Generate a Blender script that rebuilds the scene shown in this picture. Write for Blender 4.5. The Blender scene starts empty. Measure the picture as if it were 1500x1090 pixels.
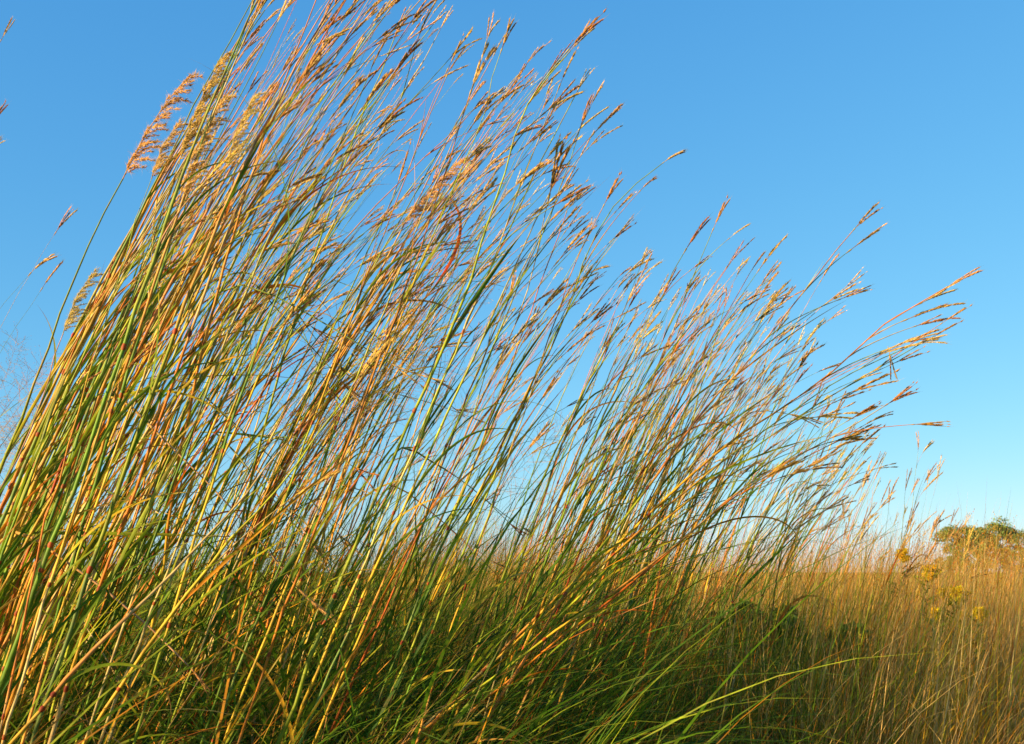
import bpy, math, random
import numpy as np
from mathutils import Matrix, Vector

random.seed(7)
R = np.random.default_rng(11)
sc = bpy.context.scene
COL = sc.collection

# ------------------------------------------------------------------ camera
CAM_Z, F = 1.05, 1608.0
PITCH = math.atan((838 - 545) / F)
cam_d = bpy.data.cameras.new('camera')
cam = bpy.data.objects.new('camera', cam_d); COL.objects.link(cam)
cam.location = (0, 0, CAM_Z); cam.rotation_euler = (math.pi / 2 + PITCH, 0, 0)
cam_d.sensor_width = 36; cam_d.lens = 36 * F / 1500
cam_d.clip_start = 0.02; cam_d.clip_end = 20000
cam_d.dof.use_dof = True; cam_d.dof.focus_distance = 2.6; cam_d.dof.aperture_fstop = 15
sc.camera = cam
sc.render.resolution_x, sc.render.resolution_y = 1024, 744
CP, SP = math.cos(PITCH), math.sin(PITCH)

def at(px, py, Y):
    u, v = (px - 750) / F, (545 - py) / F
    k = Y / (CP - v * SP)
    return np.array([u * k, Y, CAM_Z + (SP + v * CP) * k])

# ------------------------------------------------------------------ light
SUN_EL, SUN_AZ = math.radians(16), math.radians(238)     # azimuth clockwise from +Y
w = bpy.data.worlds.new('World'); sc.world = w; w.use_nodes = True
nt = w.node_tree
bg = nt.nodes['Background']
sky = nt.nodes.new('ShaderNodeTexSky'); sky.sky_type = 'NISHITA'; sky.sun_disc = False
sky.sun_elevation = SUN_EL; sky.sun_rotation = SUN_AZ
sky.air_density = 1.0; sky.dust_density = 0.0; sky.ozone_density = 5.0; sky.altitude = 0
# per-channel grade of the physical sky (clear autumn sky on a saturated film stock)
sep = nt.nodes.new('ShaderNodeSeparateColor'); com = nt.nodes.new('ShaderNodeCombineColor')
nt.links.new(sky.outputs[0], sep.inputs[0])
for ch, pw_, gain in ((0, .95, .93), (1, .61, .99), (2, .36, 1.05)):
    m1 = nt.nodes.new('ShaderNodeMath'); m1.operation = 'MULTIPLY'; m1.inputs[1].default_value = 0.15
    m2 = nt.nodes.new('ShaderNodeMath'); m2.operation = 'POWER'; m2.inputs[1].default_value = pw_
    m3 = nt.nodes.new('ShaderNodeMath'); m3.operation = 'MULTIPLY'; m3.inputs[1].default_value = gain / 0.15
    nt.links.new(sep.outputs[ch], m1.inputs[0]); nt.links.new(m1.outputs[0], m2.inputs[0]); nt.links.new(m2.outputs[0], m3.inputs[0]); nt.links.new(m3.outputs[0], com.inputs[ch])
nt.links.new(com.outputs[0], bg.inputs[0])
bg.inputs[1].default_value = 0.065
sd = bpy.data.lights.new('sun', 'SUN'); sun = bpy.data.objects.new('sun', sd); COL.objects.link(sun)
sd.energy = 5.0; sd.angle = math.radians(0.5); sd.color = (1.0, 0.79, 0.45)
sv = Vector((math.sin(SUN_AZ) * math.cos(SUN_EL), math.cos(SUN_AZ) * math.cos(SUN_EL), math.sin(SUN_EL)))
sun.rotation_euler = sv.to_track_quat('Z', 'Y').to_euler()
sc.view_settings.view_transform = 'Standard'; sc.view_settings.look = 'None'
sc.view_settings.exposure = 1.2; sc.view_settings.gamma = 1.0
sc.cycles.max_bounces = 8; sc.cycles.transparent_max_bounces = 4

# ------------------------------------------------------------------ materials
def grass_mat(name, transl=0.32, rough=0.45, spec=0.35, hue=0.02, val=0.35, streak=60.0, blotch=0.0):
    m = bpy.data.materials.new(name); m.use_nodes = True
    t = m.node_tree; n = t.nodes; L = t.links.new
    p = n['Principled BSDF']; out = n['Material Output']
    a = n.new('ShaderNodeAttribute'); a.attribute_name = 'col'
    oi = n.new('ShaderNodeObjectInfo')
    tc = n.new('ShaderNodeTexCoord')
    no = n.new('ShaderNodeTexNoise'); no.inputs['Scale'].default_value = streak; no.inputs['Detail'].default_value = 3
    L(tc.outputs['Object'], no.inputs['Vector'])
    h = n.new('ShaderNodeHueSaturation')
    mr = n.new('ShaderNodeMapRange'); mr.inputs['To Min'].default_value = 0.5 - hue; mr.inputs['To Max'].default_value = 0.5 + hue
    L(oi.outputs['Random'], mr.inputs['Value']); L(mr.outputs[0], h.inputs['Hue'])
    mv = n.new('ShaderNodeMapRange'); mv.inputs['From Min'].default_value = 0.3; mv.inputs['From Max'].default_value = 0.7
    mv.inputs['To Min'].default_value = 1 - val; mv.inputs['To Max'].default_value = 1 + val
    L(no.outputs['Fac'], mv.inputs['Value']); L(mv.outputs[0], h.inputs['Value'])
    L(a.outputs['Color'], h.inputs['Color'])
    if blotch:                                              # dull dry patches and spots
        n2 = n.new('ShaderNodeTexNoise'); n2.inputs['Scale'].default_value = 22; n2.inputs['Detail'].default_value = 5; n2.inputs['Roughness'].default_value = .7
        L(tc.outputs['Object'], n2.inputs['Vector'])
        m2 = n.new('ShaderNodeMapRange'); m2.inputs['From Min'].default_value = .52; m2.inputs['From Max'].default_value = .68; m2.inputs['To Max'].default_value = blotch
        L(n2.outputs['Fac'], m2.inputs['Value'])
        bm_ = n.new('ShaderNodeMixRGB'); bm_.inputs[2].default_value = (.26, .14, .045, 1)
        L(m2.outputs[0], bm_.inputs[0]); L(h.outputs[0], bm_.inputs[1]); h = bm_
    L(h.outputs[0], p.inputs['Base Color'])
    p.inputs['Roughness'].default_value = rough
    p.inputs['Specular IOR Level'].default_value = spec
    tr = n.new('ShaderNodeBsdfTranslucent'); L(h.outputs[0], tr.inputs['Color'])
    mx = n.new('ShaderNodeMixShader'); mx.inputs[0].default_value = transl
    L(p.outputs[0], mx.inputs[1]); L(tr.outputs[0], mx.inputs[2]); L(mx.outputs[0], out.inputs['Surface'])
    return m

M_STEM = grass_mat('grass_stem', 0.12, 0.55, 0.22, 0.012, 0.3, 45, 0.7)
M_LEAF = grass_mat('grass_leaf', 0.46, 0.6, 0.15, 0.02, 0.35, 30, 0.6)
M_SEED = grass_mat('grass_seed', 0.46, 0.8, 0.1, 0.02, 0.35, 160)
M_FOL = grass_mat('tree_foliage', 0.3, 0.6, 0.2, 0.01, 0.3, 3)
M_BARK = grass_mat('bark', 0.0, 0.9, 0.1, 0.01, 0.4, 20)

mg = bpy.data.materials.new('prairie_soil'); mg.use_nodes = True
t = mg.node_tree; p = t.nodes['Principled BSDF']; p.inputs['Roughness'].default_value = 0.95
tc = t.nodes.new('ShaderNodeTexCoord')
no = t.nodes.new('ShaderNodeTexNoise'); no.inputs['Scale'].default_value = 0.8; no.inputs['Detail'].default_value = 8
cr = t.nodes.new('ShaderNodeValToRGB')
cr.color_ramp.elements[0].position = 0.35; cr.color_ramp.elements[0].color = (0.05, 0.045, 0.015, 1)
cr.color_ramp.elements[1].position = 0.7; cr.color_ramp.elements[1].color = (0.22, 0.13, 0.04, 1)
t.links.new(tc.outputs['Object'], no.inputs['Vector']); t.links.new(no.outputs['Fac'], cr.inputs[0]); t.links.new(cr.outputs[0], p.inputs['Base Color'])

# ------------------------------------------------------------------ mesh builder
class MB:
    def __init__(s): s.v, s.q, s.t, s.c, s.n = [], [], [], [], 0
    def add(s, v, c, q=None, t=None):
        v = np.asarray(v, float).reshape(-1, 3); c = np.asarray(c, float)
        if c.ndim == 1: c = np.tile(c, (len(v), 1))
        s.v.append(v); s.c.append(c.reshape(-1, 3))
        if q is not None and len(q): s.q.append(np.asarray(q, np.int64).reshape(-1, 4) + s.n)
        if t is not None and len(t): s.t.append(np.asarray(t, np.int64).reshape(-1, 3) + s.n)
        s.n += len(v)
    def mesh(s, name, mat, smooth=True):
        v = np.concatenate(s.v); c = np.concatenate(s.c)
        q = np.concatenate(s.q) if s.q else np.zeros((0, 4), np.int64)
        t = np.concatenate(s.t) if s.t else np.zeros((0, 3), np.int64)
        m = bpy.data.meshes.new(name)
        m.vertices.add(len(v)); m.vertices.foreach_set('co', v.ravel().astype(np.float32))
        li = np.concatenate([q.ravel(), t.ravel()]).astype(np.int32)
        m.loops.add(len(li)); m.loops.foreach_set('vertex_index', li)
        ls = np.concatenate([np.arange(len(q)) * 4, len(q) * 4 + np.arange(len(t)) * 3]).astype(np.int32)
        m.polygons.add(len(ls)); m.polygons.foreach_set('loop_start', ls)
        m.polygons.foreach_set('use_smooth', np.full(len(ls), smooth))
        m.update(calc_edges=True)
        a = m.color_attributes.new('col', 'FLOAT_COLOR', 'POINT')
        a.data.foreach_set('color', np.concatenate([np.clip(c, 0, 1), np.ones((len(c), 1))], 1).ravel().astype(np.float32))
        m.materials.append(mat)
        return m

def nrm(a): return a / np.maximum(np.linalg.norm(a, axis=-1, keepdims=True), 1e-9)

def tube(mb, pts, rad, col, k=5):
    pts = np.asarray(pts, float); n = len(pts)
    tg = nrm(np.gradient(pts, axis=0))
    ref = np.where(np.abs(tg[:, 1:2]) > 0.9, [[1., 0, 0]], [[0, 1., 0]])
    u = nrm(np.cross(tg, ref)); w_ = np.cross(tg, u)
    a = np.arange(k) * 2 * math.pi / k
    rad = np.broadcast_to(np.asarray(rad, float), (n,))
    v = pts[:, None] + rad[:, None, None] * (np.cos(a)[None, :, None] * u[:, None] + np.sin(a)[None, :, None] * w_[:, None])
    i = np.arange(n - 1)[:, None] * k; j = np.arange(k)[None]; j2 = (j + 1) % k
    q = np.stack([i + j, i + j2, i + k + j2, i + k + j], -1)
    col = np.asarray(col, float)
    c = np.repeat(np.broadcast_to(col, (n, 3)), k, 0)
    mb.add(v, c, q)

def ribbon(mb, pts, wid, side, col, fold=0.25):
    """leaf blade: three verts per ring, shallow V"""
    pts = np.asarray(pts, float); n = len(pts); wid = np.asarray(wid, float)
    tg = nrm(np.gradient(pts, axis=0)); side = np.broadcast_to(np.asarray(side, float), (n, 3))
    s = nrm(side - (side * tg).sum(1, keepdims=True) * tg); up = np.cross(s, tg)
    l = pts - s * wid[:, None] / 2 + up * wid[:, None] * fold; r = pts + s * wid[:, None] / 2 + up * wid[:, None] * fold
    v = np.stack([l, pts, r], 1).reshape(-1, 3)
    i = np.arange(n - 1)[:, None] * 3; j = np.array([0, 1])[None]
    q = np.stack([i + j, i + j + 1, i + 4 + j, i + 3 + j], -1)
    mb.add(v, np.repeat(np.broadcast_to(col, (n, 3)), 3, 0), q)

BIP_T = np.array([[0, 1, 2], [0, 2, 3], [0, 3, 4], [0, 4, 1], [5, 2, 1], [5, 3, 2], [5, 4, 3], [5, 1, 4]])
def spikelets(mb, base, d, ln, wd, col):
    """N elongated grains: 6 verts each"""
    N = len(base); d = nrm(d)
    ref = np.tile([0.3, 0.8, 0.52], (N, 1)); u = nrm(np.cross(d, ref)); w_ = np.cross(d, u)
    ln = np.broadcast_to(ln, (N,))[:, None]; wd = np.broadcast_to(wd, (N,))[:, None] / 2
    mid = base + d * ln * 0.4
    v = np.stack([base, mid + u * wd, mid + w_ * wd * .7, mid - u * wd, mid - w_ * wd * .7, base + d * ln], 1)
    t = (np.arange(N) * 6)[:, None, None] + BIP_T[None]
    mb.add(v.reshape(-1, 3), np.repeat(np.broadcast_to(col, (N, 3)), 6, 0), t=t)
def hairs(mb, base, d, ln, wd, col):
    N = len(base); d = nrm(d); u = nrm(np.cross(d, np.tile([0.2, 1, 0.1], (N, 1))))
    ln = np.broadcast_to(ln, (N,))[:, None]
    v = np.stack([base - u * wd / 2, base + u * wd / 2, base + d * ln], 1)
    mb.add(v.reshape(-1, 3), np.repeat(np.broadcast_to(col, (N, 3)), 3, 0), t=np.arange(N * 3).reshape(-1, 3))

# ------------------------------------------------------------------ object helpers
def link(name, mesh, parent=None, loc=None, mat3=None, scale=1.0):
    o = bpy.data.objects.new(name, mesh); COL.objects.link(o)
    if parent is not None: o.parent = parent
    if loc is not None: o.location = loc
    if mat3 is not None: o.rotation_euler = mat3.to_euler()
    if scale != 1.0: o.scale = (scale,) * 3
    return o
def tag(o, label=None, cat=None, group=None, kind=None):
    for k, x in (('label', label), ('category', cat), ('group', group), ('kind', kind)):
        if x: o[k] = x
    return o
def thing(name, label, cat, loc, group=None):
    o = bpy.data.objects.new(name, None); COL.objects.link(o)
    o.empty_display_size = 0.05; o.location = loc
    return tag(o, label, cat, group)
WIND = np.array([1.0, 0.25, -0.12])
def frame(t, wind=WIND, roll=0.0):
    t = nrm(np.asarray(t, float)); x = nrm(wind - (wind @ t) * t); y = np.cross(t, x)
    m = Matrix(((x[0], y[0], t[0]), (x[1], y[1], t[1]), (x[2], y[2], t[2])))
    return m @ Matrix.Rotation(roll, 3, 'Z')

# ------------------------------------------------------------------ colours (albedo)
GREEN = np.array([0.115, 0.20, 0.008]); DGREEN = np.array([0.045, 0.10, 0.008]); YGREEN = np.array([0.36, 0.38, 0.015])
ORANGE = np.array([0.66, 0.21, 0.008]); RUST = np.array([0.45, 0.085, 0.008]); GOLD = np.array([0.68, 0.37, 0.02])
STRAW = np.array([0.66, 0.46, 0.15]); PINK = np.array([0.56, 0.28, 0.13]); TEAL = np.array([0.17, 0.24, 0.04])
PURP = np.array([0.22, 0.10, 0.05]); BROWN = np.array([0.42, 0.20, 0.04]); TAN = np.array([0.68, 0.41, 0.12])
PAL = {'green': [GREEN, GREEN * 1.25, YGREEN, GREEN, TEAL, YGREEN * .8, GOLD], 'gold': [ORANGE, GOLD, GOLD, STRAW, YGREEN, ORANGE * .8 + STRAW * .2],
       'rust': [RUST, ORANGE, BROWN, ORANGE, STRAW, GREEN]}
def pick(a): return a[R.integers(len(a))]

# ------------------------------------------------------------------ seed head library
def raceme(mb, L, tilt, azim, bend, tone, base=np.zeros(3)):
    n = 12
    s = np.linspace(0, 1, n)
    ang = tilt + bend * s
    d2 = np.stack([np.sin(ang), np.zeros(n), np.cos(ang)], 1)
    ca, sa = math.cos(azim), math.sin(azim)
    p = np.concatenate([[[0, 0, 0]], np.cumsum((d2[1:] + d2[:-1]) / 2 * L / (n - 1), 0)])
    rot = np.array([[ca, -sa, 0], [sa, ca, 0], [0, 0, 1]])
    p = p @ rot.T; tg = d2 @ rot.T
    p[:, 0] += 0.10 * L * s ** 2                         # all stream with the wind
    p = p + base
    tube(mb, p, np.linspace(.0007, .0003, n), tone * 0.8, 3)
    N = int(L / 0.0024)
    f = np.sort(R.uniform(0.12, 0.99, N))
    bp = np.stack([np.interp(f, s, p[:, i]) for i in range(3)], 1)
    tt = nrm(np.stack([np.interp(f, s, tg[:, i]) for i in range(3)], 1))
    az = np.arange(N) * 2.4 + R.normal(0, .5, N)
    u = nrm(np.cross(tt, [[.1, 1, .2]])); v = np.cross(tt, u)
    out = np.cos(az)[:, None] * u + np.sin(az)[:, None] * v
    d = tt + out * R.uniform(.05, .17, (N, 1))
    cols = tone * R.uniform(.8, 1.3, (N, 1))
    mixm = R.random(N) < .08; cols[mixm] = PURP * R.uniform(.8, 1.4, (mixm.sum(), 1))
    spikelets(mb, bp, d, R.uniform(.010, .015, N) * np.interp(f, [0, .2, .8, 1], [.7, 1, 1, .6]), .0032, cols)
    hairs(mb, bp + tt * .006, tt + out * R.uniform(.15, .5, (N, 1)), R.uniform(.008, .016, N), .0005, STRAW)
TONES = [np.array([.78, .54, .20]), np.array([.78, .48, .11]), np.array([.62, .34, .09]), BROWN * 1.35, TAN * 1.1, STRAW * 1.1]
RACEMES = []
for i in range(14):
    mb = MB(); raceme(mb, R.uniform(.07, .11), R.uniform(0, .06), R.uniform(0, 6.28), R.uniform(-.05, .3), TONES[i % 6])
    RACEMES.append(mb.mesh('raceme', M_SEED, False))
HEADS = []
for i in range(26):
    mb = MB(); tone = TONES[i % 6]
    for k in range(pick([2, 2, 3, 3, 3])):
        raceme(mb, R.uniform(.06, .11), R.uniform(.01, .13), R.uniform(0, 6.28), R.uniform(-.05, .22), tone * R.uniform(.85, 1.15))
    HEADS.append(mb.mesh('seed_head', M_SEED, False))
STUBS = []
for i in range(3):
    mb = MB(); z = np.linspace(-.012, .004, 5)
    tube(mb, np.stack([0 * z, 0 * z, z], 1), [.0008, .0010, .0014, .0016, .0006], STRAW * .8, 6)
    STUBS.append(mb.mesh('head_node', M_SEED))

def plume_mesh(L, dens, openness, tone):
    mb = MB(); n = 16; s = np.linspace(0, 1, n)
    ang = -.06 + .28 * s ** 1.5
    p = np.concatenate([[[0, 0, 0]], np.cumsum(np.stack([np.sin(ang), 0 * s, np.cos(ang)], 1)[1:] * L / (n - 1), 0)])
    tg = np.stack([np.sin(ang), 0 * s, np.cos(ang)], 1)
    tube(mb, p, np.linspace(.0011, .0004, n), tone * .8, 4)
    for b in range(dens):
        f = (b + R.random()) / dens * .97
        bp = np.array([np.interp(f, s, p[:, i]) for i in range(3)]); t0 = np.array([np.interp(f, s, tg[:, i]) for i in range(3)])
        az = R.uniform(0, 6.28); out = np.array([math.cos(az), math.sin(az), 0])
        d = nrm(t0 + out * openness * R.uniform(.4, 1.2))
        bl = L * .24 * (1.05 - .55 * f) * R.uniform(.6, 1.2)
        m = 7; q = np.linspace(0, 1, m)
        pp = bp + d * bl * q[:, None] + np.array([.35, .05, -.30]) * bl * (q ** 2)[:, None]
        tube(mb, pp, .0003, tone * .7, 3)
        N = max(8, int(bl / .0019)); ff = R.uniform(.15, 1, N)
        sp = np.stack([np.interp(ff, q, pp[:, i]) for i in range(3)], 1)
        dd = nrm(d + np.array([.5, 0, -.2])) + R.normal(0, .35, (N, 3))
        spikelets(mb, sp, dd, R.uniform(.005, .008, N), .0019, tone * R.uniform(.65, 1.35, (N, 1)))
        for _ in range(2): hairs(mb, sp, dd + R.normal(0, .4, (N, 3)), R.uniform(.008, .016, N), .0006, (STRAW + tone) * .5)
    return mb.mesh('plume', M_SEED, False)
OCHRE = np.array([.74, .50, .15])
PLUMES = [plume_mesh(.23, 56, .30, OCHRE), plume_mesh(.21, 64, .38, OCHRE * 1.05), plume_mesh(.24, 48, .26, OCHRE * .95), plume_mesh(.22, 44, .42, OCHRE), plume_mesh(.15, 26, .6, TAN)]

def panicle_mesh(L, dens):
    """open airy panicle of thread-fine branches"""
    mb = MB(); s = np.linspace(0, 1, 10)
    p = np.stack([.25 * L * s ** 2, 0 * s, L * s], 1)
    tube(mb, p, np.linspace(.0009, .0003, 10), STRAW * .8, 3)
    for b in range(dens):
        f = R.uniform(.02, .95); bp = np.array([np.interp(f, s, p[:, i]) for i in range(3)])
        az = R.uniform(0, 6.28); el = R.uniform(.2, 1.0)
        d = np.array([math.cos(az) * math.cos(el), math.sin(az) * math.cos(el), math.sin(el)])
        bl = L * .5 * (1.1 - .7 * f) * R.uniform(.5, 1.1); q = np.linspace(0, 1, 6)
        pp = bp + d * bl * q[:, None] + np.array([.5, .1, -.15]) * bl * (q ** 2)[:, None]
        tube(mb, pp, .00035, TAN, 3)
        N = 7; ff = R.uniform(.3, 1, N)
        sp = np.stack([np.interp(ff, q, pp[:, i]) for i in range(3)], 1)
        dd = d + R.normal(0, .5, (N, 3)) + [.3, 0, 0]; dd = nrm(dd); ll = R.uniform(.008, .03, N)
        hairs(mb, sp, dd, ll, .0006, STRAW * .8)
        spikelets(mb, sp + dd * ll[:, None] * .9, dd, .004, .0016, BROWN * R.uniform(.8, 1.5, (N, 1)))
    return mb.mesh('panicle', M_SEED, False)
PANICLES = [panicle_mesh(.30, 34), panicle_mesh(.26, 26), panicle_mesh(.34, 40)]

# ------------------------------------------------------------------ leaf library (grows along +Z, wind bends it to +X)
def leaf_mesh(L, W, a0, a1, c0, c1, c2, twist=0.6, pw=1.3):
    mb = MB(); n = 18; s = np.linspace(0, 1, n)
    ang = a0 + a1 * s ** pw
    az = R.normal(0, .15) + .2 * np.sin(s * 3 + R.uniform(0, 6))
    d = np.stack([np.sin(ang) * np.cos(az), np.sin(ang) * np.sin(az), np.cos(ang)], 1)
    p = np.concatenate([[[0, 0, 0]], np.cumsum(d[1:] * L / (n - 1), 0)])
    tw = R.uniform(0, 6.28) + twist * R.normal() * s * 2
    side = np.stack([np.cos(tw), np.sin(tw), 0 * s], 1)
    wid = W * np.minimum(1, .55 + 3 * s) * np.clip(1 - s ** 2.2, 0.02, 1)
    k = np.clip(s[:, None] * 2, 0, 1); k2 = np.clip(s[:, None] * 2 - 1, 0, 1)
    c = (c0 * (1 - k) + c1 * k) * (1 - k2) + c2 * k2
    dry = np.clip((s[:, None] - R.uniform(.6, .9)) / .12, 0, 1); c = c * (1 - dry) + dry * pick([BROWN, STRAW * .8, RUST * .8, BROWN * .7])
    ribbon(mb, p, wid, side, c)
    return mb.mesh('leaf_blade', M_LEAF)
LEAVES = {'green': [], 'gold': [], 'rust': []}
for kname, sets in (('green', [(GREEN, GREEN, YGREEN), (GREEN, YGREEN, STRAW), (DGREEN * 1.3, GREEN, GREEN), (YGREEN, GREEN, GOLD), (GREEN, GREEN, BROWN)]),
                    ('gold', [(YGREEN, GOLD, STRAW), (GREEN, YGREEN, ORANGE), (GOLD, ORANGE, TAN), (ORANGE, GOLD, STRAW), (GREEN, YGREEN, GOLD)]),
                    ('rust', [(RUST, ORANGE, TAN), (GREEN, RUST, ORANGE), (GREEN, YGREEN, RUST), (ORANGE, RUST, BROWN), (GREEN, GREEN, GREEN)])):
    for i in range(20):
        straight = i % 3 != 0
        LEAVES[kname].append(leaf_mesh(R.uniform(.28, .6), R.uniform(.0045, .0105), R.uniform(.03, .22), R.uniform(.05, .5) if straight else R.uniform(.7, 2.6), *sets[i % 5]))
    
# ------------------------------------------------------------------ stalk construction
def spline(P, n):
    P = np.asarray(P, float); d = np.concatenate([[0], np.cumsum(np.linalg.norm(np.diff(P, axis=0), axis=1))])
    t = np.linspace(0, d[-1], n); out = np.zeros((n, 3))
    m = np.gradient(P, d, axis=0)
    for i in range(len(P) - 1):
        sel = (t >= d[i]) & (t <= d[i + 1]); h = d[i + 1] - d[i]; u = ((t[sel] - d[i]) / h)[:, None]
        out[sel] = (2 * u ** 3 - 3 * u ** 2 + 1) * P[i] + (u ** 3 - 2 * u ** 2 + u) * h * m[i] + (-2 * u ** 3 + 3 * u ** 2) * P[i + 1] + (u ** 3 - u ** 2) * h * m[i + 1]
    return out

def curve_from_tip(px, py, Y, lean_tip, lean_base, dy=0.0):
    T = at(px, py, Y); H = T[2]; n = 9
    z = np.linspace(0, H, n); s = z / H
    g0, g1 = math.tan(lean_base), math.tan(lean_tip)
    pw = 1.6
    x = T[0] - (g0 * (H - z) + (g1 - g0) * H * (1 - s ** (pw + 1)) / (pw + 1))
    return np.stack([x, Y + dy * (s - 1), z], 1)

def curve_from_pixels(pts, Y, dy=0.0):
    n = len(pts)
    P = [at(a, b, Y + dy * (i / (n - 1) - 1)) for i, (a, b) in enumerate(pts)]
    if P[0][2] > 0.12:
        s = (P[1] - P[0]) / max(P[1][2] - P[0][2], .05); z0 = P[0][2]; low = []
        sx = s[0]
        m = 3
        for k in range(m, 0, -1):
            dz = z0 * k / m
            low.append(P[0] + np.array([-sx * dz * (1 - .28 * k / m), -s[1] * dz * .5, -dz]))
        P = low + P
    return np.array(P)

def head_look(label):
    tone = next((i for k, i in (('dark', 3), ('golden', 1), ('pale', 0), ('tan', 0), ('brown', 2), ('rusty', 2)) if k + ' ' in label.split('head')[0]), None)
    nr = next((i for k, i in (('fork', 2), ('twin', 2), ('two finger', 2), ('four', 4), ('slender head', 1), ('pointed', 2), ('narrow', 1), ('spread', 4)) if k in label), None)
    return tone, nr
def build_stalk(name, label, cat, ctrl, pal, group=None, thick=1.0, nheads=4, nleaf=4, sub=False, kind='turkey', fromtop=.66, headscale=1.0, droop=0, leaf_lo=.2):
    C = spline(ctrl, 30); base = C[0].copy(); C = C - base
    C[1:-1] += R.normal(0, .0016, (28, 3)) * [1, 1, 0]
    root = thing(name, label, cat, base, group)
    n = 30; s = np.linspace(0, 1, n); mb = MB()
    pl = PAL[pal]; nodes = np.sort(np.concatenate([[.12, .3, .47, .63, .78], R.uniform(.1, .8, 1)]) + R.normal(0, .02, 6))
    seg = np.searchsorted(nodes, s); segc = np.array([pick(pl) for _ in range(8)])
    c = segc[seg] * R.uniform(.85, 1.15)
    up = np.clip((s - .62) / .25, 0, 1)[:, None]
    c = c * (1 - up) + up * (pick([TEAL, YGREEN, PINK, TEAL, STRAW * .8, ORANGE * .8]))
    rad = thick * np.interp(s, [0, .3, .7, 1], [.0032, .0029, .0019, .0009]) * (1 + .12 * ((seg * 7) % 3 - 1))
    tube(mb, C, rad, c, 6)
    pos = lambda f: np.array([np.interp(f, s, C[:, i]) for i in range(3)])
    TG = nrm(np.gradient(C, axis=0)); tan = lambda f: nrm(np.array([np.interp(f, s, TG[:, i]) for i in range(3)]))
    for nd in nodes[:-1]:                                     # swollen joints
        tube(mb, np.array([pos(nd - .003), pos(nd), pos(nd + .003)]), thick * np.array([.0022, .0036, .0024]) * (1.15 - .5 * nd), RUST * .8, 6)
    heads = [(C[-1], TG[-1])]
    for k in range(nheads - 1):                               # side branches ending in a head of their own
        f = fromtop + (.95 - fromtop) * (k + R.random()) / max(nheads - 1, 1)
        L = R.uniform(.10, .30) * (1.2 - .6 * (f - fromtop) / .3) * (.7 if fromtop > .7 else 1)
        t0 = tan(f); sidev = nrm(np.array([R.normal(.25, .5), R.normal(0, .5), R.normal(-.1, .35)]))
        q = np.linspace(0, 1, 8)[:, None]
        sp = R.uniform(.08, .42)
        B = pos(f) + t0 * L * q + sidev * L * sp * q ** 1.3 + np.array([.12, .03, -.03]) * L * q ** 2
        bc = pick([TEAL, PINK, STRAW * .8, YGREEN, ORANGE * .8])
        tube(mb, B, thick * np.linspace(.0011, .0005, 8), bc, 4)
        heads.append((B[-1], nrm(B[-1] - B[-2])))
        if R.random() < .7:                                   # little bract leaf below the branch
            bl = pos(f) + t0 * L * .6 * q + nrm(sidev + R.normal(0, .3, 3)) * L * .16 * q ** 1.4
            ribbon(mb, bl, .0045 * np.clip(1 - q[:, 0] ** 2, .03, 1), [.2, 1, .3], pick([RUST, ORANGE, YGREEN, PURP * 1.5]))
    link('stem', mb.mesh('stem', M_STEM), root)
    for k, (hp, ht) in enumerate(heads):
        if droop and k >= len(heads) - droop: ht = nrm(np.array([.25, 0, -1.0]) + R.normal(0, .12, 3))
        fr = frame(ht, roll=R.normal(0, .9)); hsz = headscale * R.uniform(.7, 1.25)
        if kind == 'plume' and k == 0:
            link('plume', pick(PLUMES[:4]), root, hp, frame(ht, roll=R.normal(0, .25)), headscale); continue
        if kind == 'panicle':
            link('panicle', pick(PANICLES), root, hp, frame(ht, roll=R.uniform(0, 6)), headscale * R.uniform(.7, 1.1)); continue
        if sub:
            h = link('seed_head', pick(STUBS), root, hp, fr, hsz)
            tone, nr = head_look(label); nr = nr or pick([2, 3, 3, 3]); a0 = R.uniform(0, 6.28); rm = R.integers(6) if tone is None else tone
            for j in range(nr):
                az = a0 + j * 6.28 / nr; sp = R.uniform(.02, .13)
                d = np.array([math.sin(sp) * math.cos(az), math.sin(sp) * math.sin(az), math.cos(sp)])
                link('raceme', RACEMES[(rm + 6 * R.integers(2)) % 14], h, (0, 0, .003), frame(d, np.array([1., .1, 0]), R.normal(0, .8)))
        else:
            link('seed_head', pick(HEADS), root, hp, fr, hsz)
    for k in range(nleaf):
        f = nodes[min(k, 4)] if k < 5 else R.uniform(.1, .7)
        f = leaf_lo + (.80 - leaf_lo) * (k + R.random()) / nleaf
        wind = WIND if R.random() < .88 else np.array([R.normal(), R.normal(), R.normal()])
        link('leaf_blade', pick(LEAVES[pal]), root, pos(f), frame(tan(f), wind, R.normal(0, .35)), R.uniform(.7, 1.15) * (1.1 - .35 * f))
    return root

# ------------------------------------------------------------------ individually traced stalks
CAT = 'grass stalk'
GM = 'tall stalks of the leaning clump'
def hero(pts, Y, pal, label, **k):
    dy = k.pop('dy', R.normal(0, .12)); k.setdefault('sub', True)
    return build_stalk(k.pop('name', 'grass_stalk'), label, k.pop('cat', CAT), curve_from_pixels(pts, Y, dy), pal, k.pop('group', GM), **k)

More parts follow.
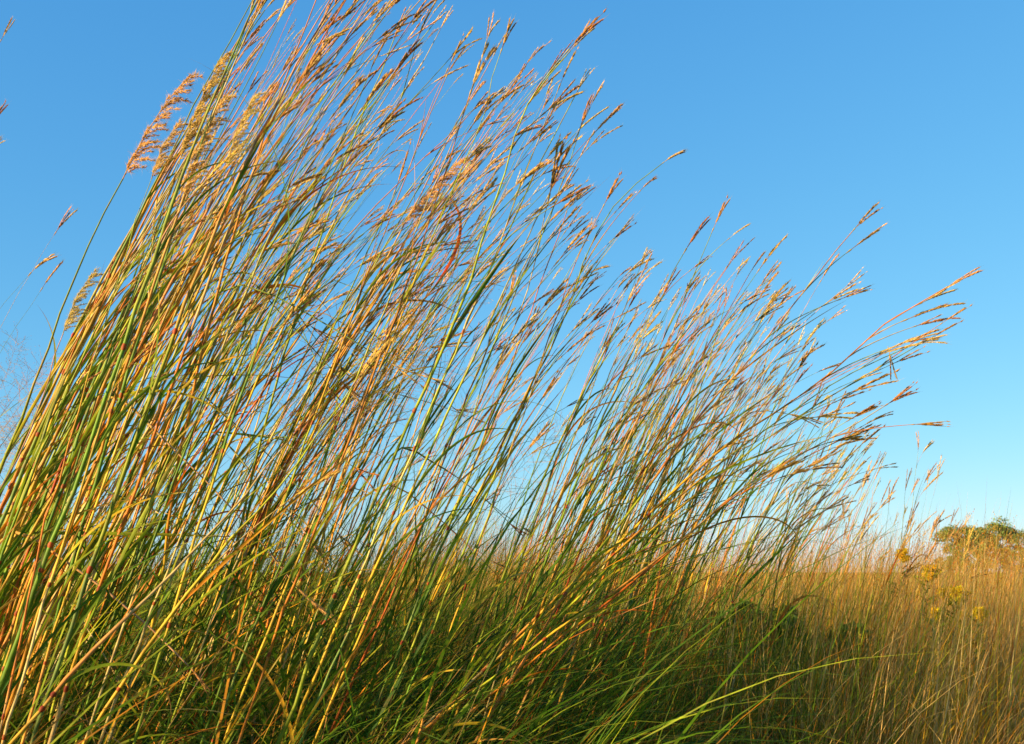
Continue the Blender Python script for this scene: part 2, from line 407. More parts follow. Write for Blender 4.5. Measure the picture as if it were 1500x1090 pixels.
hero([(-25, 760), (0, 690), (75, 500), (125, 370), (180, 262)], 1.9, 'gold', 'plumed golden stalk along the left edge of the clump, highest of the fluffy plumes', kind='plume', nheads=1, headscale=1.05, thick=1.7, nleaf=5, name='plume_grass_stalk', cat='plume grass')
hero([(60, 900), (150, 620), (215, 420), (262, 295)], 1.85, 'gold', 'plumed stalk with the densest brightest golden plume, inside the left of the clump', kind='plume', nheads=1, headscale=1.05, name='plume_grass_stalk', cat='plume grass')
hero([(-60, 830), (40, 640), (92, 490)], 1.8, 'rust', 'lowest plumed stalk with a rusty drooping plume beside the outermost left stem', kind='plume', nheads=1, headscale=.72, name='plume_grass_stalk', cat='plume grass')
hero([(70, 760), (140, 520), (200, 320), (222, 262)], 2.0, 'gold', 'slim plumed stalk with loose seed branches just right of the highest plume', kind='plume', nheads=1, headscale=.9, thick=.8, name='plume_grass_stalk', cat='plume grass')
hero([(80, 780), (170, 500), (230, 330), (262, 240)], 2.0, 'green', 'plumed stalk whose feathery plume overlaps the first thick stems near the top left', kind='plume', nheads=1, headscale=1.0, name='plume_grass_stalk', cat='plume grass')
hero([(120, 800), (220, 520), (290, 350), (330, 250)], 2.05, 'gold', 'plumed stalk with a slim plume right of the densest brightest one', kind='plume', nheads=1, headscale=.9, name='plume_grass_stalk', cat='plume grass')
hero([(330, 860), (440, 610), (520, 420), (590, 330)], 2.3, 'gold', 'plumed stalk with a small ochre plume in the middle of the clump', kind='plume', nheads=1, headscale=.9, thick=.8, name='plume_grass_stalk', cat='plume grass')
hero([(60, 840), (150, 600), (240, 330), (300, 170), (345, 70), (385, -20), (440, -130)], 1.85, 'green', 'thickest green stalk, leftmost of those leaving the top of the picture', thick=1.55, nleaf=6)
hero([(75, 850), (165, 600), (255, 330), (315, 160), (360, 60), (400, -20), (450, -110)], 1.87, 'gold', 'golden stalk running close beside the thickest green stalk to the top', thick=1.2, nleaf=5)
hero([(110, 900), (215, 600), (330, 300), (395, 170), (440, 90), (500, -20), (560, -110)], 1.9, 'green', 'thick yellow green stalk with a rusty tuft of leaves below its top', thick=1.5, nleaf=7)
hero([(130, 910), (235, 610), (345, 310), (405, 180), (455, 90), (512, -10), (575, -90)], 1.93, 'gold', 'gold stalk hugging the thick yellow green stalk with the rusty tuft', thick=1.2)
hero([(250, 900), (330, 650), (410, 420), (490, 250), (575, 110)], 1.95, 'green', 'stalk ending in the large dark brown seed head against open sky near the top', headscale=1.25, nheads=3)
hero([(240, 850), (340, 600), (440, 350), (540, 110)], 1.95, 'gold', 'stalk with a fat golden seed head just left of the large dark one', headscale=1.2, nheads=3)
hero([(200, 860), (300, 580), (400, 330), (470, 160), (570, 15)], 2.0, 'rust', 'rusty stalk whose seed head is cut by the top of the picture beside the sky', headscale=1.1, nheads=4)
hero([(400, 780), (480, 560), (560, 350), (620, 190), (655, 110)], 2.2, 'green', 'thin green stalk with a narrow dark head, right of the large dark brown one', nheads=4, thick=.9)
hero([(420, 800), (520, 560), (610, 340), (690, 130), (712, 62)], 2.25, 'green', 'stalk with a pale curved head, topmost of the middle of the clump', nheads=3, thick=.85)
hero([(430, 830), (540, 580), (640, 330), (700, 190), (735, 72)], 2.3, 'gold', 'stalk with a nodding head just right of the topmost pale curved head', nheads=3, thick=.85)
hero([(430, 860), (540, 570), (630, 320), (690, 133)], 2.1, 'rust', 'stalk with a broad head of four spread brown fingers under the nodding head', nheads=5, headscale=1.2)
hero([(480, 900), (580, 660), (680, 440), (745, 230), (795, 118), (835, 75)], 2.1, 'green', 'thick stalk with stacked heads reaching the highest point right of the middle', nheads=6, thick=1.3, headscale=1.15, nleaf=6)
hero([(500, 900), (600, 670), (700, 440), (770, 250), (820, 125)], 2.15, 'gold', 'golden stalk with a single slender head right below the highest right heads', nheads=4)
hero([(520, 900), (640, 640), (740, 420), (810, 270), (864, 158)], 2.25, 'green', 'stalk with a forked upright head at the upper right corner of the dense mass', nheads=4)
hero([(540, 900), (660, 640), (760, 420), (820, 280), (850, 187)], 2.25, 'gold', 'stalk with a two fingered head just below the forked upright head', nheads=5, headscale=1.1)
hero([(560, 900), (680, 640), (770, 430), (805, 285)], 2.2, 'rust', 'rusty stalk with a bushy golden head inside the upper right of the mass', nheads=6, headscale=1.2)
hero([(640, 860), (740, 640), (830, 460), (880, 330), (925, 275), (972, 238)], 2.4, 'gold', 'lone arching stalk reaching far right over open sky above the gap', nheads=4, headscale=1.0, thick=1.1)
hero([(650, 880), (740, 660), (810, 480), (850, 370), (885, 300)], 2.5, 'green', 'stalk with a level dark head below the lone arching stalk', nheads=4)
hero([(620, 860), (710, 640), (790, 420), (830, 310)], 2.5, 'green', 'green stalk with a forked head at the left of the open gap', nheads=4)
hero([(700, 800), (770, 600), (815, 480), (835, 440)], 2.5, 'gold', 'stalk with a bent cross shaped head standing in the gap of blue sky', nheads=4, headscale=1.1)
hero([(800, 760), (870, 560), (915, 450), (938, 390)], 2.9, 'gold', 'pale slender stalk, leftmost of the upright heads right of the gap', nheads=3, thick=.8)
hero([(800, 820), (880, 620), (960, 450), (1005, 365)], 2.7, 'green', 'dark green stalk with one dark pointed head right of the gap', nheads=4, thick=1.1)
hero([(830, 800), (920, 600), (1000, 440), (1045, 335)], 2.7, 'green', 'stalk with the tallest pointed head right of the gap', nheads=4)
hero([(850, 810), (940, 600), (1020, 460), (1070, 385)], 2.7, 'rust', 'rusty stalk with a drooping head beside the tallest pointed one right of the gap', nheads=5, droop=0)
hero([(880, 800), (1000, 580), (1075, 450), (1112, 395)], 2.8, 'rust', 'slim stalk with a rusty pointed head and a short side finger', nheads=3, thick=.85)
hero([(900, 800), (1010, 590), (1080, 470), (1128, 405)], 2.9, 'gold', 'thin stalk with a small detached tan head, last of the upright heads', nheads=2, thick=.75)
hero([(760, 980), (850, 840), (950, 715), (1020, 615), (1120, 500), (1200, 400), (1252, 335)], 2.6, 'gold', 'long golden stalk with a whip tipped head standing high at the right', nheads=4, fromtop=.78, thick=1.3, headscale=1.35, nleaf=6)
hero([(880, 860), (1000, 700), (1100, 570), (1180, 470), (1235, 424)], 2.8, 'green', 'green stalk with small forks just below the long golden stalk at the right', nheads=5, thick=.9)
hero([(765, 925), (900, 800), (1080, 640), (1200, 560), (1300, 472), (1388, 420)], 2.55, 'gold', 'longest slanted stalk, its seed heads reaching farthest right over open sky', nheads=6, fromtop=.8, thick=1.35, headscale=1.25, nleaf=6)
hero([(755, 940), (880, 830), (1040, 690), (1160, 603), (1260, 540), (1337, 506)], 2.6, 'gold', 'slanted stalk with one broken head dangling under the longest stalk', nheads=4, fromtop=.78, thick=1.1, droop=1)
hero([(790, 930), (930, 800), (1100, 660), (1250, 560), (1310, 526), (1362, 496)], 2.6, 'green', 'slanted stalk with twin dark heads, second lowest of the far reaching tips', nheads=5, fromtop=.78, thick=1.2, headscale=1.15)
hero([(800, 935), (950, 830), (1110, 700), (1230, 635), (1300, 592)], 2.6, 'gold', 'slanted stalk with a spread dark head lower right of the clump', nheads=5, fromtop=.78, thick=1.2, headscale=1.15)
hero([(790, 960), (930, 850), (1090, 720), (1200, 660), (1262, 625)], 2.65, 'rust', 'rusty slanted stalk with brown heads, lowest of the far reaching tips', nheads=5, fromtop=.78, thick=1.1, headscale=1.1)
hero([(1060, 900), (1130, 800), (1200, 715), (1258, 655)], 3.6, 'green', 'thin stalk with a lifted fork below all the slanted tips', nheads=4, headscale=1.1)
hero([(20, 1085), (120, 970), (230, 860), (345, 740), (420, 650)], 1.75, 'gold', 'bright straw stalk slanting across the lower left corner over the upright ones', nheads=1, thick=1.5, nleaf=5)
hero([(125, 1085), (230, 930), (330, 800), (420, 700), (520, 560)], 1.8, 'gold', 'second slanting straw stalk, right of the bright one in the lower left corner', nheads=2, thick=1.3)
# strays in from the left
for pts, lab in (([(-160, 500), (-60, 170), (2, 58)], 'topmost stray stalk at the left edge, only its head showing'),
                 ([(-160, 560), (-70, 290), (-16, 190)], 'stray dark head at the left edge, second from the top'),
                 ([(-200, 560), (-90, 310), (-22, 226)], 'stray pale head at the left edge, lowest of the cut off ones'),
                 ([(-60, 640), (0, 480), (82, 340)], 'thin stray stalk whose head floats on sky left of the outermost plume'),
                 ([(-90, 640), (-20, 480), (45, 400)], 'thin stray stalk with a level head left of the clump'),
                 ([(-70, 660), (10, 500), (62, 422)], 'thin stray stalk with the lowest head left of the clump')):
    hero(pts, 3.4, 'gold', lab, nheads=1, thick=.5, headscale=1.15, nleaf=1, group='stray stalks at the left edge')

# ------------------------------------------------------------------ the thick of the clump
TOPX = [100, 180, 260, 330, 390, 620, 660, 760, 835, 875, 915, 1000, 1080, 1150, 1200, 1250]
TOPY = [640, 420, 230, 80, -60, -60, 60, 70, 90, 200, 430, 420, 370, 440, 560, 650]
ADJ = {'green': 'green', 'gold': 'golden', 'rust': 'rust coloured'}
EDGE_Y, EDGE_X = [-300, 0, 110, 370, 500, 690, 1090], [470, 345, 285, 125, 72, 0, -90]      # outer left side of the clump
def random_stalk(px, depth_add=0.0):
    slack = R.uniform(0, 45)
    for _ in range(40):
        ctrl, py = try_stalk(px, depth_add)
        w_ = ctrl - [0, 0, CAM_Z]; dep = w_[:, 1] * CP + w_[:, 2] * SP
        sx, sy = 750 + F * w_[:, 0] / dep, 545 - F * (w_[:, 2] * CP - w_[:, 1] * SP) / dep
        if (sx > np.interp(sy, EDGE_Y, EDGE_X) - 6 + slack)[sy < 800].all(): break
    return ctrl, py
def try_stalk(px, depth_add):
    top = np.interp(px, TOPX, TOPY)
    f = min(abs(R.normal(0, .42)), 1.0) * np.interp(px, [100, 400, 600], [.3, .5, 1])
    py = top + (720 - top) * f * (1.0 if px > 300 else .8) + R.uniform(-8, 25)
    Y = np.interp(px, [100, 500, 900, 1250], [1.85, 2.05, 2.75, 3.1]) + f * 1.9 + abs(R.normal(0, .25)) + depth_add
    lt = math.radians(np.interp(px, [100, 500, 850, 950, 1150, 1250], [29, 35, 36, 27, 34, 36]) + R.normal(0, 7))
    lb = math.radians(np.interp(px, [100, 500, 850, 950, 1250], [10, 12, 13, 9, 13]) + R.normal(0, 5))
    return curve_from_tip(px, py, Y, lt, lb, R.normal(0, .15)), py
N_IND = 236
xs = np.concatenate([R.uniform(190, 420, 40), R.uniform(350, 860, 132), R.uniform(900, 1230, 64)])
for px in xs:
    ctrl, py = random_stalk(px)
    if R.random() < .08:                                       # a snapped stalk, its top hanging over
        k = R.integers(5, 8); d = ctrl[k] - ctrl[k - 1]; L = np.linalg.norm(ctrl[-1] - ctrl[k]) / (9 - k)
        nd = nrm(np.array([abs(R.normal(.9, .4)), R.normal(0, .5), -abs(R.normal(.35, .5))]))
        for q_ in range(k + 1, 9): ctrl[q_] = ctrl[q_ - 1] + nd * L * .8; nd = nrm(nd + [0.05, 0, -.18])
    pal = pick(['green', 'green', 'green', 'gold', 'gold', 'rust'])
    zone = 'left' if px < 450 else ('middle' if px < 900 else 'right')
    build_stalk('grass_stalk', f'{ADJ[pal]} stalk crowded among others in the {zone} of the leaning clump', CAT, ctrl, pal, f'{ADJ[pal]} stalks in the {zone} of the clump',
                thick=R.uniform(.8, 1.35) * (1.35 if px < 420 else 1.1), nheads=pick([2, 2, 3, 4]) if px > 420 else pick([1, 2, 2]), nleaf=pick([3, 4, 4]), headscale=R.uniform(.85, 1.15), fromtop=.62)

# thread-fine panicles in the haze at the left and tangled through the middle
for i in range(5):
    px, py = R.uniform(-90, 20), R.uniform(560, 740)
    build_stalk('panicle_grass_stalk', 'airy thread fine panicle in the pale haze at the left edge', 'panicle grass', curve_from_tip(px, py, R.uniform(3.0, 4.6), math.radians(35), math.radians(10)), 'gold',
                'airy panicles at the left edge', thick=.5, nheads=2, nleaf=1, kind='panicle', headscale=1.15)
for i in range(8):
    px, py = R.uniform(330, 860), R.uniform(560, 740)
    build_stalk('panicle_grass_stalk', 'airy thread fine panicle tangled low through the middle of the clump', 'panicle grass', curve_from_tip(px, py, R.uniform(2.0, 2.9), math.radians(30 + R.normal(0, 12)), math.radians(8)), pick(['gold', 'rust']),
                'airy panicles tangled in the clump', thick=.45, nheads=2, nleaf=1, kind='panicle', headscale=.9)

# the rest of the clump, farther in: one mass of stalks
def merge_mesh(mb, me, M):
    v = np.empty(len(me.vertices) * 3, np.float32); me.vertices.foreach_get('co', v); v = v.reshape(-1, 3)
    c = np.empty(len(me.vertices) * 4, np.float32); me.color_attributes['col'].data.foreach_get('color', c); c = c.reshape(-1, 4)[:, :3]
    A = np.array(M); v = v @ A[:3, :3].T + A[:3, 3]
    li = np.empty(len(me.loops), np.int32); me.loops.foreach_get('vertex_index', li)
    nq = int((len(li) - 3 * len(me.polygons))); q = li[:nq * 4].reshape(-1, 4); t_ = li[nq * 4:].reshape(-1, 3)
    mb.add(v, c, q, t_)
ms, ml, mh = MB(), MB(), MB()
for px in np.concatenate([R.uniform(300, 860, 70), R.uniform(900, 1300, 100)]):
    ctrl, py = random_stalk(px, R.uniform(1.2, 3.0))
    C = spline(ctrl, 14); s = np.linspace(0, 1, 14); pal = pick(['green', 'green', 'gold', 'rust', 'gold'])
    segc = np.array([pick(PAL[pal]) for _ in range(6)])[(s * 5.9).astype(int)]
    tube(ms, C, R.uniform(.9, 1.2) * np.interp(s, [0, .6, 1], [.003, .0022, .0009]), segc, 4)
    TGm = nrm(np.gradient(C, axis=0))
    for k in range(2):
        i = 13 - 2 * k if k else 13
        h = C[i] + (0 if k == 0 else 1) * np.array([R.uniform(.0, .08), R.normal(0, .03), R.uniform(.02, .12)])
        if k: tube(ms, np.array([C[i - 1], (C[i] + h) / 2, h]), .0008, STRAW * .8, 3)
        m4 = frame(TGm[i], roll=R.normal(0, .5)).to_4x4(); m4.translation = h; merge_mesh(mh, pick(HEADS), m4)
    for k in range(3):
        i = R.integers(2, 10); m4 = (frame(TGm[i], WIND, R.normal(0, .5)) @ Matrix.Scale(R.uniform(.7, 1.1), 3)).to_4x4(); m4.translation = C[i]; merge_mesh(ml, pick(LEAVES[pal]), m4)
back = link('back_grass', ms.mesh('back_grass', M_STEM))
tag(back, 'hazy mass of thinner stalks filling in behind the front of the clump', 'grass', kind='stuff')
link('leaf_blades', ml.mesh('back_leaves', M_LEAF), back); link('seed_heads', mh.mesh('back_heads', M_SEED, False), back)

# ------------------------------------------------------------------ ground cover: blades in bulk
def blades(mb, x, y, L, W, th0, th1, az, col, tipcol, S=7, pw=1.2, basez=0.0):
    N = len(x); s = np.linspace(0, 1, S + 1)
    ang = th0[:, None] + th1[:, None] * s[None] ** pw
    dx = np.sin(ang) * np.cos(az)[:, None]; dy = np.sin(ang) * np.sin(az)[:, None]; dz = np.cos(ang)
    d = np.stack([dx, dy, dz], -1) * (L / S)[:, None, None]
    p = np.concatenate([np.zeros((N, 1, 3)), np.cumsum((d[:, 1:] + d[:, :-1]) / 2, 1)], 1) + np.stack([x, y, 0 * x + basez], -1)[:, None]
    ta = az + math.pi / 2 + R.normal(0, .9, N)
    side = np.stack([np.cos(ta), np.sin(ta), R.normal(0, .25, N)], -1)[:, None]
    wid = (W[:, None] * np.clip(1.02 - s ** 2.4, .05, 1)[None])[..., None] / 2
    v = np.stack([p - side * wid, p + side * wid], 2)
    c = col[:, None] * (1 - s[None, :, None]) + tipcol[:, None] * s[None, :, None]
    c = np.repeat(c[:, :, None], 2, 2)
    b = (np.arange(N) * (S + 1) * 2)[:, None]; k = (np.arange(S) * 2)[None]
    q = np.stack([b + k, b + k + 1, b + k + 3, b + k + 2], -1)
    mb.add(v.reshape(-1, 3), c.reshape(-1, 3), q.reshape(-1, 4))
def cols(N, choices, wts):  # one colour per blade
    ch = np.array(choices); i = R.choice(len(ch), N, p=np.array(wts) / sum(wts))
    return ch[i] * R.uniform(.65, 1.35, (N, 1))
def ok_near(x, y): return (np.hypot(x - .2, y) > 1.7) & (y > 0.9)

mb = MB()
def under(N, xr, yr, L, W, th1, cset, S=8, wind=.42, th0=(.05, .35)):
    x = R.uniform(*xr, N); y = R.uniform(*yr, N); k = ok_near(x, y) & (R.random(N) < np.interp(x / y, [-.45, -.1, .0, .08, .14], [.45, .8, 1, .45, 0])); x, y = x[k], y[k]; n = len(x)
    az = np.where(R.random(n) < wind, R.normal(0, .6, n), R.uniform(0, 6.28, n))
    blades(mb, x, y, R.uniform(*L, n) * np.interp(x / y, [-.12, .04], [1, .72]), R.uniform(*W, n), R.uniform(*th0, n), R.uniform(*th1, n), az, cols(n, *cset), cols(n, *cset), S)
GR = ([GREEN * 1.2, DGREEN, YGREEN, ORANGE, RUST, BROWN], [.38, .33, .09, .07, .06, .07])
under(4200, (-2.2, 1.0), (1.3, 4.2), (.75, 1.3), (.0035, .008), (.4, 2.4), GR, 10)
under(3000, (-2.6, .05), (2.3, 3.9), (1.15, 1.75), (.005, .011), (.5, 2.4), ([GREEN, DGREEN, GREEN * .7, BROWN, YGREEN], [.34, .36, .18, .06, .06]), 12, .6)                 # upright to leaning leaves
under(2600, (-1.6, 1.6), (1.5, 3.4), (1.0, 1.6), (.003, .0075), (1.0, 2.4), ([GREEN, YGREEN, DGREEN, ORANGE], [.5, .25, .15, .1]), 12)   # arching leaves
under(3600, (-2.0, 1.6), (1.4, 3.6), (.8, 1.4), (.0012, .0028), (.5, 2.8), ([RUST, BROWN, PINK, ORANGE, STRAW], [.3, .25, .2, .15, .1]), 10, .4)   # wiry red stems
under(520, (-1.1, .45), (1.75, 2.7), (.9, 1.35), (.006, .0115), (1.2, 2.8), ([GREEN * 1.2, YGREEN, GREEN * 1.5, GOLD], [.4, .34, .2, .06]), 14, .5)
under(5000, (-2.6, 1.2), (3.2, 6.0), (1.1, 1.65), (.0025, .006), (.3, 1.8), ([GREEN, DGREEN, BROWN, YGREEN, RUST, ORANGE], [.35, .25, .15, .1, .08, .07]), 9)
# the stand goes on to the left of the picture and shades the foot of the clump
n = 5200; x = R.uniform(-5.0, -1.5, n); y = R.uniform(-.6, 4.5, n); k = (x < -.62 * y - .55); x, y = x[k], y[k]; n = len(x)
blades(mb, x, y, R.uniform(1.0, 1.55, n), R.uniform(.006, .012, n), R.uniform(.0, .25, n), R.uniform(.1, 1.0, n), R.normal(0, .8, n), cols(n, *GR), cols(n, *GR), 6)
ug = link('undergrowth', mb.mesh('undergrowth', M_LEAF)); tag(ug, 'dense green and rust undergrowth of arching blades around the clump', 'undergrowth', kind='stuff')

mb = MB()
LD = ([GREEN * .8, DGREEN, GREEN, BROWN, YGREEN, ORANGE], [.3, .3, .18, .1, .07, .05])
SD = ([STRAW, TAN, YGREEN, GREEN, ORANGE, RUST], [.22, .25, .2, .15, .1, .08])
MD = ([TAN, ORANGE, GOLD, YGREEN, GREEN, RUST, BROWN, STRAW], [.22, .16, .17, .12, .10, .06, .06, .11])
def mixc(x, y, cset):
    n = len(x); dry = R.random(n) < np.interp(x / y, [.18, .34], [.0, .8]); pn = np.sin(x * 1.7 + 2 * np.sin(y * .9)) + np.sin(y * 1.3 + x * .6 + 1.5 * np.sin(x * 2.3)); wet = R.random(n) < .55 * (pn > .7) + np.interp(x / y, [.02, .2, .28, .36], [.75, .6, .45, .1]) * (y < 9)
    c_ = np.where(wet[:, None], cols(n, *LD), cols(n, *cset))
    return np.where(dry[:, None], cols(n, [TAN * 1.1, ORANGE, GOLD * 1.1, STRAW * 1.15, YGREEN], [.28, .22, .26, .14, .1]), c_)
def meadow(N, y0, y1, L, W, S, cset, th=(.15, 1.0)):
    y = y0 * (y1 / y0) ** R.random(N)
    x = R.uniform(-.12, .53, N) * (y + .6)
    pn = np.sin(x * 1.7 + 2 * np.sin(y * .9)) + np.sin(y * 1.3 + x * .6 + 1.5 * np.sin(x * 2.3))
    keep = R.random(N) < np.clip(.75 + .25 * pn, .2, 1) * np.where(y < 7, np.interp(x / y, [.0, .15], [.25, 1]), 1); x, y, pn = x[keep], y[keep], pn[keep]; N = len(x)
    n = N; az = np.where(R.random(n) < .6, R.normal(0, .7, n), R.uniform(0, 6.28, n))
    blades(mb, x, y, R.uniform(*L, n) * (1 + .17 * pn) * np.interp(x / y, [-.1, .1, .2], [1.3, 1.15, 1]), R.uniform(*W, n) * np.maximum(1, y / 9), R.uniform(0, .25, n), R.uniform(*th, n), az, mixc(x, y, cset), mixc(x, y, cset), S)
meadow(8000, 3.0, 7, (.55, 1.0), (.0014, .003), 8, ([TAN, STRAW, RUST, ORANGE, YGREEN, GREEN], [.25, .2, .15, .15, .1, .15]), (.6, 2.6))
meadow(10000, 3.0, 7, (.62, 1.06), (.002, .005), 7, ([GREEN, YGREEN, ORANGE, GOLD, RUST, DGREEN, TAN, STRAW], [.24, .16, .12, .12, .08, .08, .14, .06]), (.1, 1.1))
meadow(13000, 5.5, 14, (.72, 1.2), (.002, .0042), 6, MD, (.05, .7))
meadow(14000, 12, 45, (.8, 1.3), (.003, .0055), 5, ([TAN, ORANGE, GOLD, YGREEN, BROWN, STRAW], [.3, .22, .2, .1, .08, .1]), (.05, .6))
# stiff upright stems standing among it
n = 1900; y = 3.4 * (11 / 3.4) ** R.random(n); x = R.uniform(.13, .53, n) * (y + .3)
blades(mb, x, y, R.uniform(.75, 1.2, n), R.uniform(.003, .0055, n), R.uniform(.02, .2, n), R.uniform(.0, .3, n), R.normal(0, .5, n), cols(n, *SD), cols(n, *SD), 6)
n = 2200; y = 6 * (20 / 6) ** R.random(n); x = R.uniform(.05, .53, n) * (y + .3)
blades(mb, x, y, R.uniform(.9, 1.55, n), R.uniform(.003, .005, n) * np.maximum(1, y / 9), R.uniform(.02, .2, n), R.uniform(.0, .5, n), R.normal(0, .5, n), cols(n, *SD), cols(n, *SD), 6)
# the same meadow seen low through the stalks on the left
n = 17000; y = 3.6 * (40 / 3.6) ** R.random(n); x = R.uniform(-.65, .1, n) * (y + .6)
blades(mb, x, y, R.uniform(.9, 1.5, n) * (1 + .1 * np.sin(x * 3 + y)), R.uniform(.003, .006, n) * np.maximum(1, y / 9), R.uniform(0, .25, n), R.uniform(.15, 1, n), R.normal(0, .8, n), cols(n, *LD), cols(n, *LD), 5)
me = link('meadow_grass', mb.mesh('meadow_grass', M_LEAF)); tag(me, 'tan and orange meadow grass reaching back to the horizon', 'meadow', kind='stuff')
# fine seed heads riding over the meadow
mb = MB(); n = 4500
y = 5 * (26 / 5) ** R.random(n); x = R.uniform(-.1, .52, n) * (y + .4); hgt = R.uniform(.85, 1.18, n) + np.clip((y - 6) / 10, 0, 1) * R.uniform(0, .18, n)
b = np.stack([x, y, hgt], 1)
for k in range(16):
    dz = k / 16 * .16
    spikelets(mb, b + np.stack([R.normal(0, .006, n) + dz * .35, R.normal(0, .006, n), np.full(n, dz)], 1), np.stack([R.normal(.35, .25, n), R.normal(0, .25, n), np.ones(n)], 1), .010, .003, cols(n, [TAN, ORANGE, GOLD, BROWN], [.45, .2, .2, .15]))
hairs(mb, np.stack([x - .25, y, hgt * 0 + .3], 1), b + [.02, 0, .02] - np.stack([x - .25, y, hgt * 0 + .3], 1), np.linalg.norm(b + [.02, 0, .02] - np.stack([x - .25, y, hgt * 0 + .3], 1), axis=1), .004, TAN * .8)
link('seed_heads', mb.mesh('meadow_seed', M_SEED, False), me)

# ------------------------------------------------------------------ far stalks on the right, one by one
FG = 'sparse far stalks at the right'
def far(tip, low, Y, label, nh=3, **k):
    mid = ((tip[0] * .35 + low[0] * .65), tip[1] * .45 + low[1] * .55)
    hero([low, mid, tip], Y, k.pop('pal', 'gold'), label, nheads=nh, sub=False, nleaf=2, thick=k.pop('thick', .9), group=FG, headscale=k.pop('hs', 1.4), dy=0, leaf_lo=.4, **k)
far((1345, 660), (1328, 860), 6.5, 'tallest lone far stalk rising right of the clump with a small top head', 4)
far((1326, 720), (1318, 860), 6.5, 'stiff far stalk with short forks just left of the tallest lone one', 4)
far((1372, 708), (1340, 860), 7.5, 'hair thin far stalk right of the tallest lone one', 2, thick=.5)
far((1358, 712), (1338, 860), 7.5, 'second hair thin far stalk close beside its twin', 1, thick=.5)
far((1410, 775), (1370, 880), 7.0, 'far stalk with one head nodding right above the distant trees', 1, thick=.5)
far((1302, 740), (1290, 870), 6.5, 'far stalk with one narrow dark head left of the tall lone ones', 1)
far((1281, 705), (1262, 880), 6.0, 'pale far stalk with a double head', 3)
far((1262, 720), (1225, 880), 5.5, 'far stalk with a single slanted spike right of the lowest slanted tips', 1)
far((1243, 770), (1232, 880), 5.5, 'short bushy brown far stalk right of the clump', 5)
far((1392, 770), (1368, 890), 7.0, 'short tan far stalk in front of the distant trees', 2)
for i in range(26):
    px = R.uniform(1090, 1420); py = np.interp(px, [1090, 1250, 1420], [690, 745, 800]) + abs(R.normal(0, 28))
    far((px, py), (px - R.uniform(15, 45), 885), R.uniform(5, 9), 'slender tan far stalk mixed among its likes between clump and trees', pick([1, 2, 3]), pal=pick(['gold', 'rust', 'green']), thick=.7)

# ------------------------------------------------------------------ goldenrod
YEL = np.array([.92, .68, .02])
def goldenrod(px, py, Y, sz, label):
    T = at(px, py, Y); base = np.array([T[0] - .08, Y, 0])
    root = thing('goldenrod_plant', label, 'goldenrod', base, 'goldenrod in the meadow')
    C = spline(np.array([[0, 0, 0], [.02, 0, T[2] * .5], [.08, 0, T[2]]]), 12)
    mb = MB(); tube(mb, C, np.linspace(.004, .002, 12), GREEN * 1.2, 5); link('stem', mb.mesh('stem', M_STEM), root)
    mb = MB(); n = 70; f = R.uniform(.3, .95, n); b = np.stack([np.interp(f, np.linspace(0, 1, 12), C[:, i]) for i in range(3)], 1)
    az = R.uniform(0, 6.28, n); d = np.stack([np.cos(az), np.sin(az), R.uniform(.1, .8, n)], 1)
    spikelets(mb, b, d, R.uniform(.05, .1, n), .012, cols(n, [GREEN, YGREEN], [.7, .3])); link('leaves', mb.mesh('leaves', M_LEAF, False), root)
    for k in range(9):
        mb = MB(); az = k * 2.4 + R.uniform(0, .5); q = np.linspace(0, 1, 8)[:, None]
        o = C[-1] - [0, 0, k * .013 * sz]; d = np.array([math.cos(az), math.sin(az), 0]); L = R.uniform(.05, .09) * sz * (.6 + k * .06)
        p = o + d * L * q + np.array([.2, 0, 1]) * L * (1.3 * q - .6 * q ** 2)
        tube(mb, p, .0012, YGREEN, 3); N = 110; f = R.uniform(.1, 1, N)
        b = np.stack([np.interp(f, q[:, 0], p[:, i]) for i in range(3)], 1) + R.normal(0, .006, (N, 3))
        spikelets(mb, b, R.normal(0, 1, (N, 3)) + [0, 0, .8], R.uniform(.006, .010, N), .007, YEL * R.uniform(.7, 1.15, (N, 1)))
        link('flower_spray', mb.mesh('flower_spray', M_SEED, False), root)
goldenrod(1402, 866, 5.7, 0.7, 'goldenrod with the brightest yellow flower head, low among the tan grass')
goldenrod(1360, 834, 6, 0.75, 'goldenrod with a broad flower head just left of the distant trees')
goldenrod(1322, 810, 6.2, 0.6, 'tallest goldenrod, dull gold head standing up against the sky')
goldenrod(1434, 896, 5.2, 0.45, 'small goldenrod right of and below the brightest one')
goldenrod(1372, 898, 5.2, 0.4, 'small faded goldenrod left of and below the brightest one')
goldenrod(1384, 868, 5.8, 0.5, 'little goldenrod tucked just left of the brightest one')

# ------------------------------------------------------------------ trees and shrub at the back
def leafy(mb, centers, rads, per, size, choices, wts, fl=1.0):
    for c, r in zip(centers, rads):
        n = per; d = nrm(R.normal(0, 1, (n, 3))); rr = r * R.uniform(.45, 1.05, (n, 1))
        p = c + d * rr * [1, 1, .75]
        nv = nrm(R.normal(0, 1, (n, 3)) + [0, 0, .4]); u = nrm(np.cross(nv, R.normal(0, 1, (n, 3)))); v = np.cross(nv, u)
        sz = size * R.uniform(.6, 1.3, (n, 1))
        q = np.stack([p - u * sz, p - v * sz * .55, p + u * sz, p + v * sz * .55], 1)
        col = pick(choices) * .5 + .5 * cols(n, choices, wts)
        mb.add(q.reshape(-1, 3), np.repeat(col, 4, 0), np.arange(n * 4).reshape(-1, 4))
OLIVE = np.array([.20, .24, .055]); AUT = np.array([.30, .21, .04]); MOSS = np.array([.08, .13, .025])
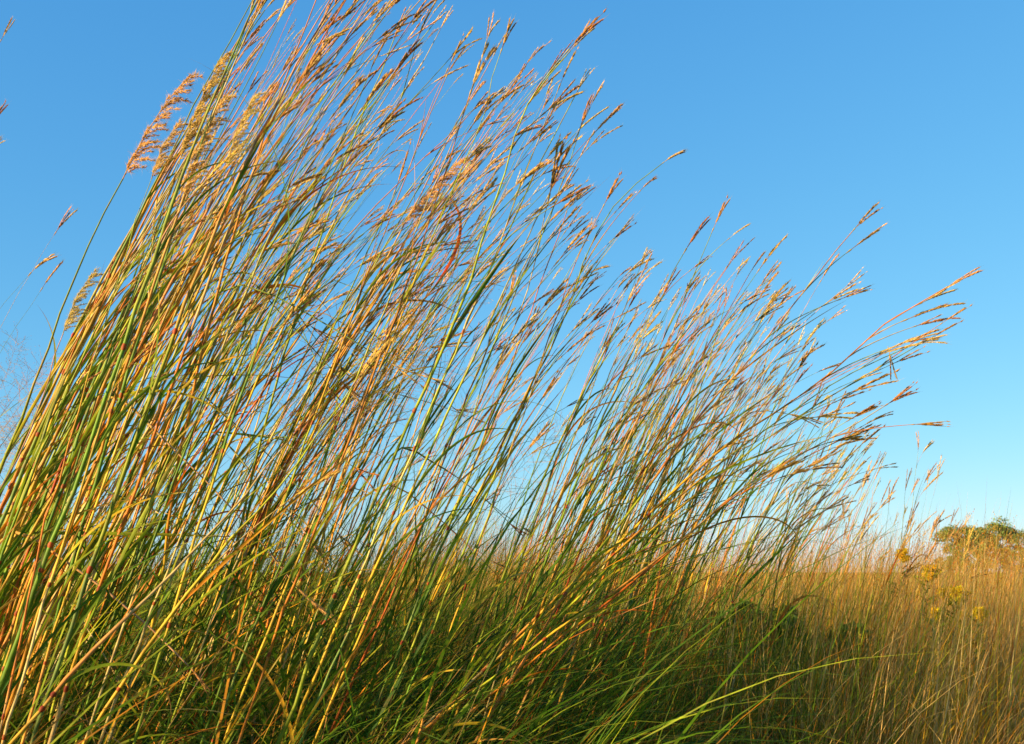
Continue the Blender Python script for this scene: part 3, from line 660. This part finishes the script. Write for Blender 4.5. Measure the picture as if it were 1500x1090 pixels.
def tree(px, top, Y, wpx, label, nb=9):
    k = Y / F; x0 = (px - 750) * k; H = CAM_Z + (838 - top) * k; W = wpx * k
    root = thing('broadleaf_tree', label, 'tree', (x0, Y, 0), 'distant trees on the horizon')
    mb = MB(); tr = np.array([[0, 0, 0], [.15, .1, H * .25], [-.1, 0, H * .45], [.1, .1, H * .75]]); tube(mb, spline(tr, 10), np.linspace(.28, .07, 10), BROWN * .5, 7)
    cs, rs = [], []
    for i in range(nb):
        a = i * 2.4 + R.uniform(-.4, .4); rr = W * .5 * math.sqrt((i + .5) / nb) * .85; e = np.array([math.cos(a) * rr, math.sin(a) * rr, H * R.uniform(.25, .9)])
        st = np.array([0, 0, H * R.uniform(.12, .3)])
        q = np.linspace(0, 1, 6)[:, None]; p = st + (e - st) * q + np.array([0, 0, .12 * H]) * (q - q ** 2)
        tube(mb, p, np.linspace(.10, .03, 6), BROWN * .5, 5)
        for j in range(5):
            cs.append(e + R.normal(0, 1, 3) * [W * .11, W * .11, H * .06]); rs.append(W * R.uniform(.06, .12))
    link('trunk', mb.mesh('trunk', M_BARK), root)
    mb = MB(); leafy(mb, np.array(cs), rs, 230, .12, [OLIVE, OLIVE * 1.2, AUT, MOSS], [.42, .25, .02, .31]); link('crown', mb.mesh('crown', M_FOL, False), root)
tree(1432, 768, 120, 120, 'olive green distant tree with a flat gappy crown above the meadow', 18)
tree(1506, 788, 125, 90, 'distant tree cut by the right edge of the picture', 9)
tree(1382, 806, 118, 46, 'small brownish distant tree at the left of the flat crowned one', 6)
def shrub(px, top, Y, wpx, label):
    k = Y / F; H = CAM_Z + (838 - top) * k; W = wpx * k
    root = thing('shrub', label, 'shrub', ((px - 750) * k, Y, 0), 'shrubs in the meadow')
    mb = MB(); cs, rs = [], []
    for i in range(7):
        a = R.uniform(0, 6.28); e = np.array([math.cos(a) * W * .35, math.sin(a) * W * .3, H * R.uniform(.55, .85)]); q = np.linspace(0, 1, 5)[:, None]
        tube(mb, e * q, np.linspace(.02, .006, 5), BROWN * .6, 5)
        for j in range(5): cs.append(e * R.uniform(.6, 1) + R.normal(0, .12, 3) * [W, W * .5, H * .6]); rs.append(W * R.uniform(.08, .16))
    link('branches', mb.mesh('branches', M_BARK), root)
    mb = MB(); leafy(mb, np.array(cs), rs, 260, .026, [GREEN, DGREEN * 1.3, MOSS], [.4, .35, .25]); link('foliage', mb.mesh('foliage', M_FOL, False), root)
shrub(1100, 832, 5.0, 190, 'dark green shrub behind the right of the clump')
shrub(1185, 842, 5.2, 130, 'lower green shrub right of the dark one')

# ------------------------------------------------------------------ ground sheet
mb = MB(); g = np.concatenate([-np.geomspace(4000, 2, 24), [0], np.geomspace(2, 4000, 24)])
X, Yg = np.meshgrid(g, g); nn = len(g); mb.add(np.stack([X, Yg, 0 * X - .005], -1).reshape(-1, 3), [.1, .1, .1],
    [[i * nn + j, i * nn + j + 1, (i + 1) * nn + j + 1, (i + 1) * nn + j] for i in range(nn - 1) for j in range(nn - 1)])
tag(link('ground', mb.mesh('ground', mg)), kind='structure')
